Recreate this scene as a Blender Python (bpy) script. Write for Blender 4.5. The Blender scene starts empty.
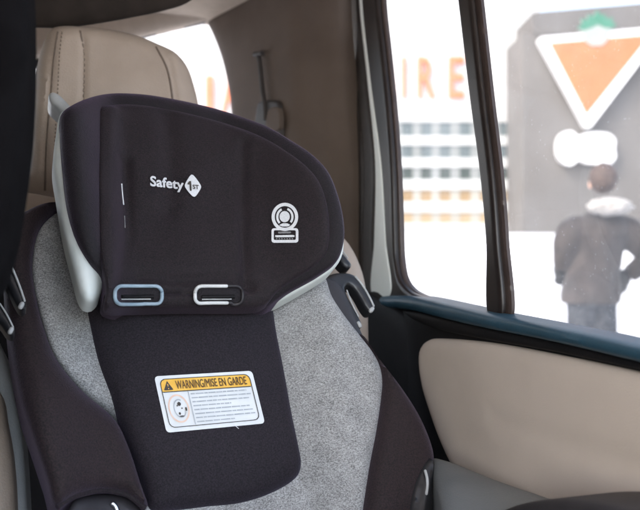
import bpy, bmesh, math, random
import numpy as np
from mathutils import Vector, Matrix, noise
from mathutils.geometry import delaunay_2d_cdt

random.seed(7)
SC = bpy.context.scene
COL = SC.collection
F, HX, HY = 772.0, 320.0, 230.0        # focal length and horizon of the 640x510 photograph, used to survey the place
EYE = np.array([0.0, 0.0, 1.35])

# ------------------------------------------------------------------ materials
def mat(name, col, rough=.6, col2=None, nscale=60, bump=0.0, bscale=300, metal=0.0, spec=.5, sheen=0.0,
        coat=0.0, detail=4, ramp=(.35, .65), sheen_tint=(1, 1, 1), rough_var=0.0, stretch=None):
    m = bpy.data.materials.new(name); m.use_nodes = True
    nt = m.node_tree; b = nt.nodes['Principled BSDF']
    b.inputs['Base Color'].default_value = (*col, 1); b.inputs['Roughness'].default_value = rough
    b.inputs['Metallic'].default_value = metal; b.inputs['Specular IOR Level'].default_value = spec
    b.inputs['Sheen Weight'].default_value = sheen; b.inputs['Sheen Roughness'].default_value = .4
    b.inputs['Sheen Tint'].default_value = (*sheen_tint, 1)
    b.inputs['Coat Weight'].default_value = coat
    tc = nt.nodes.new('ShaderNodeTexCoord'); src = tc.outputs['Object']
    if stretch:
        mp = nt.nodes.new('ShaderNodeMapping'); mp.inputs['Scale'].default_value = stretch
        nt.links.new(src, mp.inputs['Vector']); src = mp.outputs['Vector']
    if col2:
        n = nt.nodes.new('ShaderNodeTexNoise'); n.inputs['Scale'].default_value = nscale; n.inputs['Detail'].default_value = detail
        r = nt.nodes.new('ShaderNodeValToRGB'); r.color_ramp.elements[0].position = ramp[0]; r.color_ramp.elements[1].position = ramp[1]
        r.color_ramp.elements[0].color = (*col, 1); r.color_ramp.elements[1].color = (*col2, 1)
        nt.links.new(src, n.inputs['Vector']); nt.links.new(n.outputs['Fac'], r.inputs['Fac'])
        nt.links.new(r.outputs['Color'], b.inputs['Base Color'])
        if rough_var:
            mr = nt.nodes.new('ShaderNodeMapRange'); mr.inputs['To Min'].default_value = rough - rough_var; mr.inputs['To Max'].default_value = rough + rough_var
            nt.links.new(n.outputs['Fac'], mr.inputs['Value']); nt.links.new(mr.outputs['Result'], b.inputs['Roughness'])
    if bump:
        n2 = nt.nodes.new('ShaderNodeTexNoise'); n2.inputs['Scale'].default_value = bscale; n2.inputs['Detail'].default_value = 3
        bp = nt.nodes.new('ShaderNodeBump'); bp.inputs['Strength'].default_value = bump; bp.inputs['Distance'].default_value = .002
        nt.links.new(src, n2.inputs['Vector']); nt.links.new(n2.outputs['Fac'], bp.inputs['Height'])
        nt.links.new(bp.outputs['Normal'], b.inputs['Normal'])
    return m

def heather():
    m = bpy.data.materials.new('heather_fabric'); m.use_nodes = True
    nt = m.node_tree; b = nt.nodes['Principled BSDF']; L = nt.links.new
    tc = nt.nodes.new('ShaderNodeTexCoord')
    n1 = nt.nodes.new('ShaderNodeTexNoise'); n1.inputs['Scale'].default_value = 640; n1.inputs['Detail'].default_value = 2
    mp = nt.nodes.new('ShaderNodeMapping'); mp.inputs['Scale'].default_value = (330, 330, 900)
    n2 = nt.nodes.new('ShaderNodeTexNoise'); n2.inputs['Scale'].default_value = 1; n2.inputs['Detail'].default_value = 3
    n3 = nt.nodes.new('ShaderNodeTexNoise'); n3.inputs['Scale'].default_value = 40; n3.inputs['Detail'].default_value = 3
    L(tc.outputs['Object'], n1.inputs['Vector']); L(tc.outputs['Object'], mp.inputs['Vector']); L(mp.outputs['Vector'], n2.inputs['Vector'])
    L(tc.outputs['Object'], n3.inputs['Vector'])
    a = nt.nodes.new('ShaderNodeMath'); a.operation = 'ADD'; L(n1.outputs['Fac'], a.inputs[0]); L(n2.outputs['Fac'], a.inputs[1])
    a2 = nt.nodes.new('ShaderNodeMath'); a2.operation = 'MULTIPLY_ADD'; L(n3.outputs['Fac'], a2.inputs[0]); a2.inputs[1].default_value = .35; L(a.outputs[0], a2.inputs[2])
    r = nt.nodes.new('ShaderNodeValToRGB')
    r.color_ramp.elements[0].position = .28; r.color_ramp.elements[0].color = (.145, .141, .136, 1)
    r.color_ramp.elements[1].position = .74; r.color_ramp.elements[1].color = (.45, .44, .425, 1)
    e = r.color_ramp.elements.new(.5); e.color = (.285, .278, .268, 1)
    mr = nt.nodes.new('ShaderNodeMapRange'); mr.inputs['From Min'].default_value = .6; mr.inputs['From Max'].default_value = 1.75
    L(a2.outputs[0], mr.inputs['Value']); L(mr.outputs['Result'], r.inputs['Fac']); L(r.outputs['Color'], b.inputs['Base Color'])
    bp = nt.nodes.new('ShaderNodeBump'); bp.inputs['Strength'].default_value = .35; bp.inputs['Distance'].default_value = .002
    L(a.outputs[0], bp.inputs['Height']); L(bp.outputs['Normal'], b.inputs['Normal'])
    b.inputs['Roughness'].default_value = .95; b.inputs['Specular IOR Level'].default_value = .15; b.inputs['Sheen Weight'].default_value = .2
    return m

def glass(name, dirt=0.0, glare_film=0.05, tint=(1, 1, 1)):
    m = bpy.data.materials.new(name); m.use_nodes = True
    nt = m.node_tree; L = nt.links.new; nt.nodes.remove(nt.nodes['Principled BSDF']); out = nt.nodes['Material Output']
    tr = nt.nodes.new('ShaderNodeBsdfTransparent'); tr.inputs['Color'].default_value = (*tint, 1)
    gl = nt.nodes.new('ShaderNodeBsdfGlossy'); gl.inputs['Roughness'].default_value = .03
    df = nt.nodes.new('ShaderNodeBsdfTranslucent'); df.inputs['Color'].default_value = (.9, .88, .86, 1)
    m1 = nt.nodes.new('ShaderNodeMixShader'); m1.inputs[0].default_value = .025; L(tr.outputs[0], m1.inputs[1]); L(gl.outputs[0], m1.inputs[2])
    m2 = nt.nodes.new('ShaderNodeMixShader'); L(m1.outputs[0], m2.inputs[1]); L(df.outputs[0], m2.inputs[2]); L(m2.outputs[0], out.inputs['Surface'])
    tc = nt.nodes.new('ShaderNodeTexCoord')
    n = nt.nodes.new('ShaderNodeTexNoise'); n.inputs['Scale'].default_value = 9; n.inputs['Detail'].default_value = 4
    L(tc.outputs['Object'], n.inputs['Vector'])
    mr = nt.nodes.new('ShaderNodeMapRange'); mr.inputs['From Min'].default_value = .3; mr.inputs['From Max'].default_value = .7
    mr.inputs['To Min'].default_value = glare_film * .5; mr.inputs['To Max'].default_value = glare_film * 1.5; L(n.outputs['Fac'], mr.inputs['Value'])  # milky veil in the glass imitates glare haze over the outside
    fac = mr.outputs['Result']
    if dirt:
        v = nt.nodes.new('ShaderNodeTexVoronoi'); v.inputs['Scale'].default_value = 140; L(tc.outputs['Object'], v.inputs['Vector'])
        lt = nt.nodes.new('ShaderNodeMath'); lt.operation = 'LESS_THAN'; lt.inputs[1].default_value = .15; L(v.outputs['Distance'], lt.inputs[0])
        n5 = nt.nodes.new('ShaderNodeTexNoise'); n5.inputs['Scale'].default_value = 22; L(tc.outputs['Object'], n5.inputs['Vector'])
        gt = nt.nodes.new('ShaderNodeMath'); gt.operation = 'GREATER_THAN'; gt.inputs[1].default_value = .55; L(n5.outputs['Fac'], gt.inputs[0])
        mu = nt.nodes.new('ShaderNodeMath'); mu.operation = 'MULTIPLY'; L(lt.outputs[0], mu.inputs[0]); L(gt.outputs[0], mu.inputs[1])
        ma = nt.nodes.new('ShaderNodeMath'); ma.operation = 'MULTIPLY_ADD'; ma.inputs[1].default_value = dirt; L(mu.outputs[0], ma.inputs[0]); L(fac, ma.inputs[2])
        fac = ma.outputs[0]
    L(fac, m2.inputs[0])
    return m

M = {}
M['black_fabric'] = mat('black_fabric', (.0030, .0018, .0022), .74, (.0230, .0140, .0165), 520, .6, 700, spec=.34, ramp=(.30, .72), sheen=.13, sheen_tint=(.62, .46, .66), detail=3)
M['pad_fabric'] = mat('pad_fabric', (.0036, .0025, .0034), .76, (.0260, .0185, .0250), 520, .6, 700, spec=.34, ramp=(.30, .72), sheen=.15, sheen_tint=(.56, .48, .72), detail=3)
M['wing_fabric'] = mat('wing_fabric', (.0048, .0025, .0026), .74, (.0300, .0165, .0168), 520, .6, 700, spec=.34, ramp=(.30, .72), sheen=.22, sheen_tint=(.60, .48, .68), detail=3)
M['rim_fabric'] = mat('rim_fabric', (.0018, .0012, .0015), .72, (.0140, .0092, .0115), 520, .6, 700, spec=.36, ramp=(.30, .72), sheen=.22, sheen_tint=(.66, .46, .72), detail=3)
M['heather'] = heather()
M['shell'] = mat('shell_plastic', (.60, .64, .60), .7, (.68, .71, .67), 25, .05, 200)
M['black_plastic'] = mat('black_plastic', (.012, .012, .014), .32, (.018, .018, .02), 40, .05, 500)
M['dark_plastic'] = mat('dark_plastic', (.02, .017, .019), .55, (.028, .024, .026), 30, .1, 700)
M['ring_plastic'] = mat('ring_plastic', (.26, .35, .41), .45, (.32, .41, .47), 60)
M['ring_white'] = mat('ring_plastic_white', (.60, .60, .58), .4, (.68, .68, .66), 60)
M['ring_grey'] = mat('ring_plastic_grey', (.34, .34, .33), .45, (.42, .42, .41), 60)
M['chrome'] = mat('satin_metal', (.62, .64, .66), .3, metal=1.0)
M['thread'] = mat('white_thread', (.74, .74, .74), .8, (.62, .62, .63), 700, .2, 900)
M['thread_grey'] = mat('grey_thread', (.17, .17, .17), .8, (.25, .25, .25), 600)
M['label_white'] = mat('label_vinyl', (.74, .75, .75), .45, (.68, .69, .68), 40)
M['label_yellow'] = mat('label_yellow', (.82, .44, .04), .45, (.86, .50, .07), 60)
M['label_ink'] = mat('label_ink', (.035, .03, .025), .6, (.05, .04, .03), 90)
M['label_brown'] = mat('label_brown_ink', (.10, .05, .01), .6, (.14, .07, .02), 90)
M['label_grey'] = mat('label_grey_ink', (.34, .36, .38), .6, (.44, .46, .48), 120)
M['label_pale'] = mat('label_pale_red', (.75, .50, .38), .6, (.78, .58, .46), 90)
M['beige_leather'] = mat('beige_leather', (.36, .285, .225), .55, (.40, .32, .255), 12, .35, 420, spec=.4)
M['beige_seam'] = mat('beige_seam', (.13, .095, .072), .7, (.16, .12, .09), 200)
M['skylit_leather'] = mat('skylit_leather', (.15, .16, .165), .5, (.18, .19, .19), 14, .3, 420)  # same leather as the seat, bluish skylight put into the colour
M['grey_light'] = mat('pale_grey_leather', (.40, .41, .41), .5, (.46, .47, .46), 14, .3, 420)
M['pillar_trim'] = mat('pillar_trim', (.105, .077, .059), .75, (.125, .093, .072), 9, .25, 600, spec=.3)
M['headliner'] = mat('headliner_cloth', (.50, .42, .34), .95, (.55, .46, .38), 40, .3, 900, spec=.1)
M['headliner_unlit'] = mat('headliner_unlit', (.028, .022, .018), .9, (.036, .028, .023), 30, .3, 900, spec=.1)  # darker headliner copy with the shade of its unlit part put in
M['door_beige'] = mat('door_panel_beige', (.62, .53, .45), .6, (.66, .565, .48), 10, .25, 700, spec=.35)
M['black_trim'] = mat('black_trim', (.007, .0065, .007), .6, (.010, .009, .0095), 20, .15, 500, spec=.18)
M['sky_tinted_trim'] = mat('sky_tinted_trim', (.014, .056, .086), .42, (.019, .068, .104), 20, .12, 300)  # black trim; the reflected sky blue is put into its colour
M['frame_brown'] = mat('window_frame_brown', (.012, .008, .007), .38, (.018, .012, .010), 25, .05, 300, spec=.45)
M['lip_highlight'] = mat('window_lip_highlight', (.045, .030, .025), .4, (.065, .045, .038), 25, .1, 300)  # lighter brown paints the highlight streaks of the window frame
M['rubber'] = mat('rubber_seal', (.030, .024, .021), .6, (.042, .034, .030), 50, .1, 400)
M['paint'] = mat('pale_paint', (.80, .83, .77), .35, (.83, .85, .80), 20)
M['front_dark'] = mat('front_seat_cloth', (.0035, .003, .0032), .9, (.005, .0045, .0048), 30, .3, 600, spec=.03)
M['glass'] = glass('dusty_window_glass', .05, .035, (.37, .366, .362))
M['glass_rear'] = glass('rear_window_glass', 0, .04, (.37, .366, .362))
M['snow'] = mat('packed_snow', (.82, .83, .84), .9, (.74, .75, .77), .6, .5, 3, spec=.2)
M['asphalt'] = mat('snowy_ground', (.80, .80, .81), .9, (.66, .66, .67), .25, .4, 6, spec=.2)
M['facade'] = mat('white_facade', (.66, .66, .65), .7, (.62, .62, .61), .8, .1, 20)
M['grey_wall'] = mat('grey_facade', (.128, .120, .113), .8, (.144, .135, .127), .5, .15, 15)
M['orange'] = mat('orange_sign', (.60, .150, .058), .5, (.64, .17, .068), 2)
M['letter_orange'] = mat('letter_orange', (.70, .165, .055), .5, (.74, .19, .07), 2)
M['sign_white'] = mat('sign_white', (.84, .84, .84), .45, (.80, .80, .80), 3)
M['leaf_green'] = mat('leaf_green', (.03, .17, .10), .5, (.05, .20, .13), 3)
M['leaf_washed'] = mat('leaf_washed', (.30, .34, .31), .5, (.34, .37, .34), 3)  # pale tone paints the overexposed part of the green leaf
M['win_teal'] = mat('window_teal', (.085, .110, .115), .35, (.12, .150, .155), .8)
M['win_green'] = mat('window_green', (.015, .030, .022), .35, (.03, .045, .035), .8)
M['win_tan'] = mat('window_tan', (.26, .16, .06), .4, (.32, .21, .09), .8)
M['win_pale'] = mat('window_pale', (.36, .25, .13), .4, (.42, .32, .19), .8)
M['spandrel'] = mat('spandrel_white', (.46, .47, .46), .7, (.52, .53, .52), .8)
M['pier'] = mat('window_pier_grey', (.21, .225, .22), .6, (.26, .275, .27), .8)
M['pier_pale'] = mat('window_pier_pale', (.33, .31, .26), .6, (.40, .38, .33), .8)
M['skin'] = mat('skin', (.50, .30, .22), .55, (.54, .34, .26), 20)
M['hair'] = mat('hair', (.05, .032, .026), .7, (.10, .065, .05), 60, .6, 120)
M['jacket'] = mat('jacket_cloth', (.022, .0165, .0145), .85, (.050, .038, .033), 7, .4, 90, sheen=.2)
M['fur'] = mat('white_fur', (.44, .42, .40), .95, (.30, .28, .26), 40, .9, 90, sheen=.4)
M['jeans'] = mat('dark_jeans', (.014, .016, .022), .85, (.075, .080, .09), 42, .3, 200, ramp=(.45, .7))
M['shoe'] = mat('shoe', (.03, .03, .03), .6, (.05, .05, .05), 30)

# ------------------------------------------------------------------ object helpers
def tag(o, label=None, cat=None, group=None, kind=None):
    if label: o['label'] = label
    if cat: o['category'] = cat
    if group: o['group'] = group
    if kind: o['kind'] = kind
    return o

def thing(name, label, cat, loc):
    o = bpy.data.objects.new(name, None); COL.objects.link(o); o.location = tuple(float(v) for v in loc)
    o.empty_display_size = .1
    return tag(o, label, cat)

def base_of(p):
    b = Vector((0, 0, 0))
    while p is not None:
        b += p.location; p = p.parent
    return b

def mk(name, verts, faces, m, parent=None, smooth=True, sharp=None, mats=None, fmat=None):
    b = base_of(parent)
    me = bpy.data.meshes.new(name)
    me.from_pydata([tuple(float(c) for c in (v[0] - b[0], v[1] - b[1], v[2] - b[2])) for v in verts], [], [tuple(int(i) for i in f) for f in faces])
    bm = bmesh.new(); bm.from_mesh(me); bmesh.ops.recalc_face_normals(bm, faces=bm.faces); bm.to_mesh(me); bm.free()
    me.materials.append(m)
    if smooth:
        me.polygons.foreach_set('use_smooth', [True] * len(me.polygons))
        if sharp: me.set_sharp_from_angle(angle=math.radians(sharp))
    me.update()
    o = bpy.data.objects.new(name, me); COL.objects.link(o); o.parent = parent
    return o

def at(px, py, Y):
    return np.array([(px - HX) / F * Y, Y, (HY - py) / F * Y]) + EYE

class Frame:
    """A working plane standing in the place: origin O, axes R (right), U (up), N (towards the viewer)."""
    def __init__(s, O, R, U, N):
        s.O, s.R, s.U, s.N = [np.array(v, float) for v in (O, R, U, N)]
    def P(s, r, u, n):
        return s.O + np.multiply.outer(r, s.R) + np.multiply.outer(u, s.U) + np.multiply.outer(n, s.N)
    def un(s, px, h=None, it=7):
        """survey points of the photograph onto the surface n = h(r,u) of this frame -> (r,u)"""
        px = np.atleast_2d(np.array(px, float))
        d = np.stack([(px[:, 0] - HX) / F, np.ones(len(px)), (HY - px[:, 1]) / F], 1)
        c = (s.O - EYE) @ s.N; hh = np.zeros(len(px))
        for k in range(it if h else 1):
            t = (c + hh) / (d @ s.N)
            Q = d * t[:, None] + EYE - s.O
            r, u = Q @ s.R, Q @ s.U
            if h and k < it - 1: hh = h(r, u)
        return np.stack([r, u], 1)

def tilted(px, Y, theta, phi, roll=0):
    th, ph, ro = [math.radians(a) for a in (theta, phi, roll)]
    N = np.array([math.sin(th) * math.cos(ph), -math.cos(th) * math.cos(ph), math.sin(ph)])
    U = np.array([-math.sin(th) * math.sin(ph), math.cos(th) * math.sin(ph), math.cos(ph)])
    R = np.array([math.cos(th), math.sin(th), 0])
    return Frame(at(*px, Y), math.cos(ro) * R + math.sin(ro) * U, math.cos(ro) * U - math.sin(ro) * R, N)

def catmull(P, closed=True, n=10):
    P = [np.array(p, float) for p in P]; out = []
    m = len(P)
    for i in range(m if closed else m - 1):
        p1, p2 = P[i], P[(i + 1) % m]
        p0 = P[(i - 1) % m] if closed or i > 0 else 2 * p1 - p2
        p3 = P[(i + 2) % m] if closed or i + 2 < m else 2 * p2 - p1
        t0 = 0; t1 = t0 + max(np.linalg.norm(p1 - p0), 1e-6) ** .5; t2 = t1 + max(np.linalg.norm(p2 - p1), 1e-6) ** .5; t3 = t2 + max(np.linalg.norm(p3 - p2), 1e-6) ** .5
        for k in range(n):
            t = t1 + (t2 - t1) * k / n
            A1 = (t1 - t) / (t1 - t0) * p0 + (t - t0) / (t1 - t0) * p1
            A2 = (t2 - t) / (t2 - t1) * p1 + (t - t1) / (t2 - t1) * p2
            A3 = (t3 - t) / (t3 - t2) * p2 + (t - t2) / (t3 - t2) * p3
            B1 = (t2 - t) / (t2 - t0) * A1 + (t - t0) / (t2 - t0) * A2
            B2 = (t3 - t) / (t3 - t1) * A2 + (t - t1) / (t3 - t1) * A3
            out.append((t2 - t) / (t2 - t1) * B1 + (t - t1) / (t2 - t1) * B2)
    if not closed: out.append(P[-1])
    return np.array(out)

def resample(P, step, closed=True):
    P = np.array(P)
    if closed: P = np.vstack([P, P[:1]])
    seg = np.linalg.norm(np.diff(P, axis=0), axis=1); s = np.concatenate([[0], np.cumsum(seg)])
    n = max(int(round(s[-1] / step)), 4)
    t = np.linspace(0, s[-1], n + (0 if closed else 1), endpoint=not closed)
    return np.stack([np.interp(t, s, P[:, k]) for k in range(P.shape[1])], 1)

def segdist(Q, A, B):
    out = np.full(len(Q), 1e9)
    for i in range(0, len(Q), 4000):
        q = Q[i:i + 4000, None, :]; ab = (B - A)[None]; aq = q - A[None]
        t = np.clip((aq * ab).sum(2) / np.maximum((ab * ab).sum(2), 1e-12), 0, 1)
        out[i:i + 4000] = np.sqrt(((aq - ab * t[..., None]) ** 2).sum(2)).min(1)
    return out

def inside(Q, P):
    x, y = Q[:, 0], Q[:, 1]; c = np.zeros(len(Q), bool); n = len(P)
    for i in range(n):
        (x1, y1), (x2, y2) = P[i - 1], P[i]
        if y1 == y2: continue
        c ^= ((y1 > y) != (y2 > y)) & (x < (x2 - x1) * (y - y1) / (y2 - y1) + x1)
    return c

def sst(x):
    x = np.clip(x, 0, 1); return x * x * (3 - 2 * x)

def flat(v):
    return lambda r, u: np.full(np.shape(r), float(v))

def panel(name, px, fr, m, parent, base=None, puff=.01, edge=.012, thick=.03, creases=(), res=.005, smooth=True,
          bulge=0, bw=.06, wr=0, wf=14, sharp=50, back=True, ru=None):
    """a padded or moulded piece: an outline surveyed on its frame, filled, domed and given thickness"""
    base = base or flat(0)
    if ru is None:
        poly = catmull(px) if smooth else np.array(px, float)
        poly = fr.un(resample(poly, 1.0), base)
    else:
        poly = catmull(ru) if smooth else np.array(ru, float)
    poly = resample(poly, res)
    A, B = np.roll(poly, 1, 0), poly
    cr = []
    for cp, depth, sig in creases:
        c = fr.un(resample(catmull(cp, False), 3, False), base)
        cr.append((c[:-1], c[1:], depth, sig))
    def top(r, u):
        sh = np.shape(r); Q = np.stack([np.ravel(r), np.ravel(u)], 1)
        d = np.where(inside(Q, poly), segdist(Q, A, B), 0)
        t = np.clip(d / edge, 0, 1); h = np.ravel(base(Q[:, 0], Q[:, 1])) + puff * np.sqrt(1 - (1 - t) ** 2)
        if bulge: h = h + bulge * (1 - (1 - np.clip(d / bw, 0, 1)) ** 2)
        for a, b, dep, sig in cr: h = h - dep * np.exp(-(segdist(Q, a, b) / sig) ** 2) * np.clip(d / edge, 0, 1)
        if wr: h = h + wr * np.clip(d / edge, 0, 1) * np.array([noise.noise((float(q[0]) * wf, float(q[1]) * wf, 3.1)) for q in Q])
        return h.reshape(sh)
    # sample points
    T = np.roll(poly, -1, 0) - np.roll(poly, 1, 0); T /= np.maximum(np.linalg.norm(T, axis=1, keepdims=True), 1e-9)
    area = .5 * np.sum(A[:, 0] * B[:, 1] - B[:, 0] * A[:, 1])
    Nn = np.stack([-T[:, 1], T[:, 0]], 1) * (1 if area > 0 else -1)
    pts = []
    if puff > .002:
        for k in (.06, .2, .45):
            q = poly + Nn * edge * k
            ok = inside(q, poly) & (segdist(q, A, B) > edge * k * .93)
            pts.append(q[ok])
    lo, hi = poly.min(0), poly.max(0)
    g = []
    y = lo[1]; row = 0
    while y < hi[1]:
        xs = np.arange(lo[0] + (row % 2) * res / 2, hi[0], res); g.append(np.stack([xs, np.full(len(xs), y)], 1)); y += res * .866; row += 1
    g = np.vstack(g); g = g[inside(g, poly)]
    if len(g): g = g[segdist(g, A, B) > max(res * .5, edge * .62 if puff > .002 else 0)]
    pts.append(g)
    nb = len(poly)
    V = np.vstack([poly] + pts)
    vo, _, fo, *_ = delaunay_2d_cdt([Vector((float(a), float(b))) for a, b in V], [], [list(range(nb))], 1, 1e-7)
    V2 = np.array([(v.x, v.y) for v in vo])
    h = top(V2[:, 0], V2[:, 1])
    hb = base(V2[:, 0], V2[:, 1])
    W = list(fr.P(V2[:, 0], V2[:, 1], h)); faces = [tuple(f) for f in fo]
    if back:
        n0 = len(W)
        W += list(fr.P(V2[:, 0], V2[:, 1], hb - thick))
        cnt = {}
        for f in faces:
            for i in range(len(f)):
                e = (f[i], f[(i + 1) % len(f)]); cnt[e] = 1
        bd = [e for e in cnt if (e[1], e[0]) not in cnt]
        faces = faces + [tuple(n0 + i for i in reversed(f)) for f in faces[:]] + [(b, a, n0 + a, n0 + b) for a, b in bd]
    o = mk(name, W, faces, m, parent, True, sharp)
    return o, top

def tube(name, pts, rad, m, parent, closed=False, seg=10, cap=False):
    P = [Vector(tuple(float(c) for c in p)) for p in pts]; n = len(P); V = []; Fc = []
    rad = list(rad) if hasattr(rad, '__len__') else [rad] * n
    if cap:
        d0, d1 = (P[1] - P[0]).normalized(), (P[-1] - P[-2]).normalized(); r0, r1 = rad[0], rad[-1]
        aa = [math.radians(x) for x in (8, 30, 55)]
        P = [P[0] - d0 * r0 * math.cos(x) for x in aa] + P + [P[-1] + d1 * r1 * math.cos(x) for x in reversed(aa)]
        rad = [r0 * math.sin(x) for x in aa] + rad + [r1 * math.sin(x) for x in reversed(aa)]; n = len(P)
    up = None
    for i in range(n):
        t = (P[(i + 1) % n] - P[i - 1]) if closed else (P[min(i + 1, n - 1)] - P[max(i - 1, 0)])
        t.normalize()
        if up is None:
            up = t.orthogonal().normalized()
        up = (up - t * up.dot(t)).normalized(); w = t.cross(up)
        for k in range(seg):
            a = 2 * math.pi * k / seg
            V.append(P[i] + (up * math.cos(a) + w * math.sin(a)) * rad[i])
    for i in range(n if closed else n - 1):
        for k in range(seg):
            a, b = i * seg, ((i + 1) % n) * seg
            Fc.append((a + k, a + (k + 1) % seg, b + (k + 1) % seg, b + k))
    if not closed:
        Fc.append(tuple(range(seg))); Fc.append(tuple((n - 1) * seg + k for k in range(seg)))
    return mk(name, V, Fc, m, parent, True, 60)

def on(fr, top, px, lift=0, smooth=True, closed=False, step=2.0):
    """points of the photograph laid on a surface"""
    c = resample(catmull(px, closed) if smooth else np.array(px, float), step, closed)
    q = fr.un(c, top); return fr.P(q[:, 0], q[:, 1], top(q[:, 0], q[:, 1]) + lift)

def bilin(quad, uv):
    TL, TR, BR, BL = [np.array(q, float) for q in quad]; uv = np.atleast_2d(uv)
    u, v = uv[:, :1], uv[:, 1:]
    return TL * (1 - u) * (1 - v) + TR * u * (1 - v) + BR * u * v + BL * (1 - u) * v

def sheet(name, px, fr, top, lift, m, parent, res=.006, holes=None):
    """a thin printed or woven patch lying on a surface"""
    poly = fr.un(resample(px, 1.0), top); poly = resample(poly, min(res, .0025))
    A, B = np.roll(poly, 1, 0), poly
    lo, hi = poly.min(0), poly.max(0)
    X, Yg = np.meshgrid(np.arange(lo[0], hi[0], res), np.arange(lo[1], hi[1], res)); g = np.stack([X.ravel(), Yg.ravel()], 1)
    g = g[inside(g, poly)]
    if len(g): g = g[segdist(g, A, B) > res * .35]
    V = np.vstack([poly, g])
    vo, _, fo, *_ = delaunay_2d_cdt([Vector((float(a), float(b))) for a, b in V], [], [list(range(len(poly)))], 1, 1e-8)
    V2 = np.array([(v.x, v.y) for v in vo])
    return mk(name, list(fr.P(V2[:, 0], V2[:, 1], top(V2[:, 0], V2[:, 1]) + lift)), [tuple(f) for f in fo], m, parent, True)

def ring_sheet(name, outer, inner, fr, top, lift, m, parent, n=60, a0=0., a1=1.):
    o = resample(outer, 1e9 if False else np.linalg.norm(np.diff(np.vstack([outer, outer[:1]]), axis=0), axis=1).sum() / n)
    i = resample(inner, np.linalg.norm(np.diff(np.vstack([inner, inner[:1]]), axis=0), axis=1).sum() / n)
    k = min(len(o), len(i)); o, i = o[:k], i[:k]
    q = fr.un(np.vstack([o, i]), top); P = list(fr.P(q[:, 0], q[:, 1], top(q[:, 0], q[:, 1]) + lift))
    ks = range(int(a0 * k), int(a1 * k))
    return mk(name, P, [(j, (j + 1) % k, k + (j + 1) % k, k + j) for j in ks], m, parent, True)

def circle(cx, cy, rx, ry, n=48, tilt=0):
    t = np.linspace(0, 2 * math.pi, n, endpoint=False)
    x, y = rx * np.cos(t), ry * np.sin(t); c, s = math.cos(tilt), math.sin(tilt)
    return np.stack([cx + c * x - s * y, cy + s * x + c * y], 1)

def rrect(x0, y0, x1, y1, r, ry=None, n=6):
    ry = ry or r; out = []
    for cx, cy, a in ((x1 - r, y0 + ry, -90), (x1 - r, y1 - ry, 0), (x0 + r, y1 - ry, 90), (x0 + r, y0 + ry, 180)):
        for k in range(n + 1):
            t = math.radians(a + 90 * k / n); out.append((cx + r * math.cos(t), cy + ry * math.sin(t)))
    return np.array(out)

def glyphs(body, bold=0.0, extrude=0.0, spacing=1.0):
    cu = bpy.data.curves.new('lettering', 'FONT'); cu.body = body; cu.offset = bold; cu.extrude = extrude; cu.resolution_u = 4; cu.space_character = spacing
    ob = bpy.data.objects.new('lettering', cu); COL.objects.link(ob)
    bpy.context.view_layer.update()
    me = bpy.data.meshes.new_from_object(ob.evaluated_get(bpy.context.evaluated_depsgraph_get()))
    V = np.array([v.co[:] for v in me.vertices]); Fc = [tuple(p.vertices) for p in me.polygons]
    bpy.data.objects.remove(ob); bpy.data.curves.remove(cu); bpy.data.meshes.remove(me)
    return V, Fc

def surf_text(name, body, quad, fr, top, lift, m, parent, bold=0.0, spacing=1.0, heavy=0.0):
    V, Fc = glyphs(body, bold, 0, spacing)
    if heavy:                                       # thicken the strokes with two more passes of the same print
        n0 = len(V); V = np.vstack([V + (0, 0, 0), V + (heavy, 0, .0003), V + (heavy / 2, heavy / 2, .0006)])
        Fc = Fc + [tuple(i + n0 for i in f) for f in Fc] + [tuple(i + 2 * n0 for i in f) for f in Fc]
    lo, hi = V.min(0), V.max(0)
    uv = np.stack([(V[:, 0] - lo[0]) / (hi[0] - lo[0]), 1 - (V[:, 1] - lo[1]) / (hi[1] - lo[1])], 1)
    q = fr.un(bilin(quad, uv), top)
    return mk(name, list(fr.P(q[:, 0], q[:, 1], top(q[:, 0], q[:, 1]) + lift + V[:, 2])), Fc, m, parent, False)

def boxmesh(name, lo, hi, m, parent=None, bev=0.0, R=None, O=None):
    bm = bmesh.new(); bmesh.ops.create_cube(bm, size=1)
    for v in bm.verts: v.co = Vector([lo[k] + (v.co[k] + .5) * (hi[k] - lo[k]) for k in range(3)])
    if bev: bmesh.ops.bevel(bm, geom=list(bm.edges), offset=bev, segments=3, affect='EDGES', profile=.5)
    V = [v.co.copy() for v in bm.verts]
    if R is not None: V = [Vector(O) + R @ v for v in V]
    bm.verts.index_update(); Fc = [tuple(v.index for v in f.verts) for f in bm.faces]; bm.free()
    return mk(name, V, Fc, m, parent, bool(bev), 40)

# ================================================================== the car
TC = math.radians(16.0)
b_ = np.array([-math.sin(TC), math.cos(TC), 0]); s_ = np.array([math.cos(TC), math.sin(TC), 0]); z_ = np.array([0, 0, 1.])
def car_pt(s, b, z): return EYE + s * s_ + b * b_ + z * z_
R_CAR = Matrix(((s_[0], b_[0], 0), (s_[1], b_[1], 0), (0, 0, 1)))
O_CAR = Vector(EYE)

car = thing('car', 'beige and black rear cabin of a car with dusty side window beside the child seat', 'car', (.15, 1.2, 0))
DOOR = Frame(car_pt(.53, 1.2, 0), -b_, z_, -s_)

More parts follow.
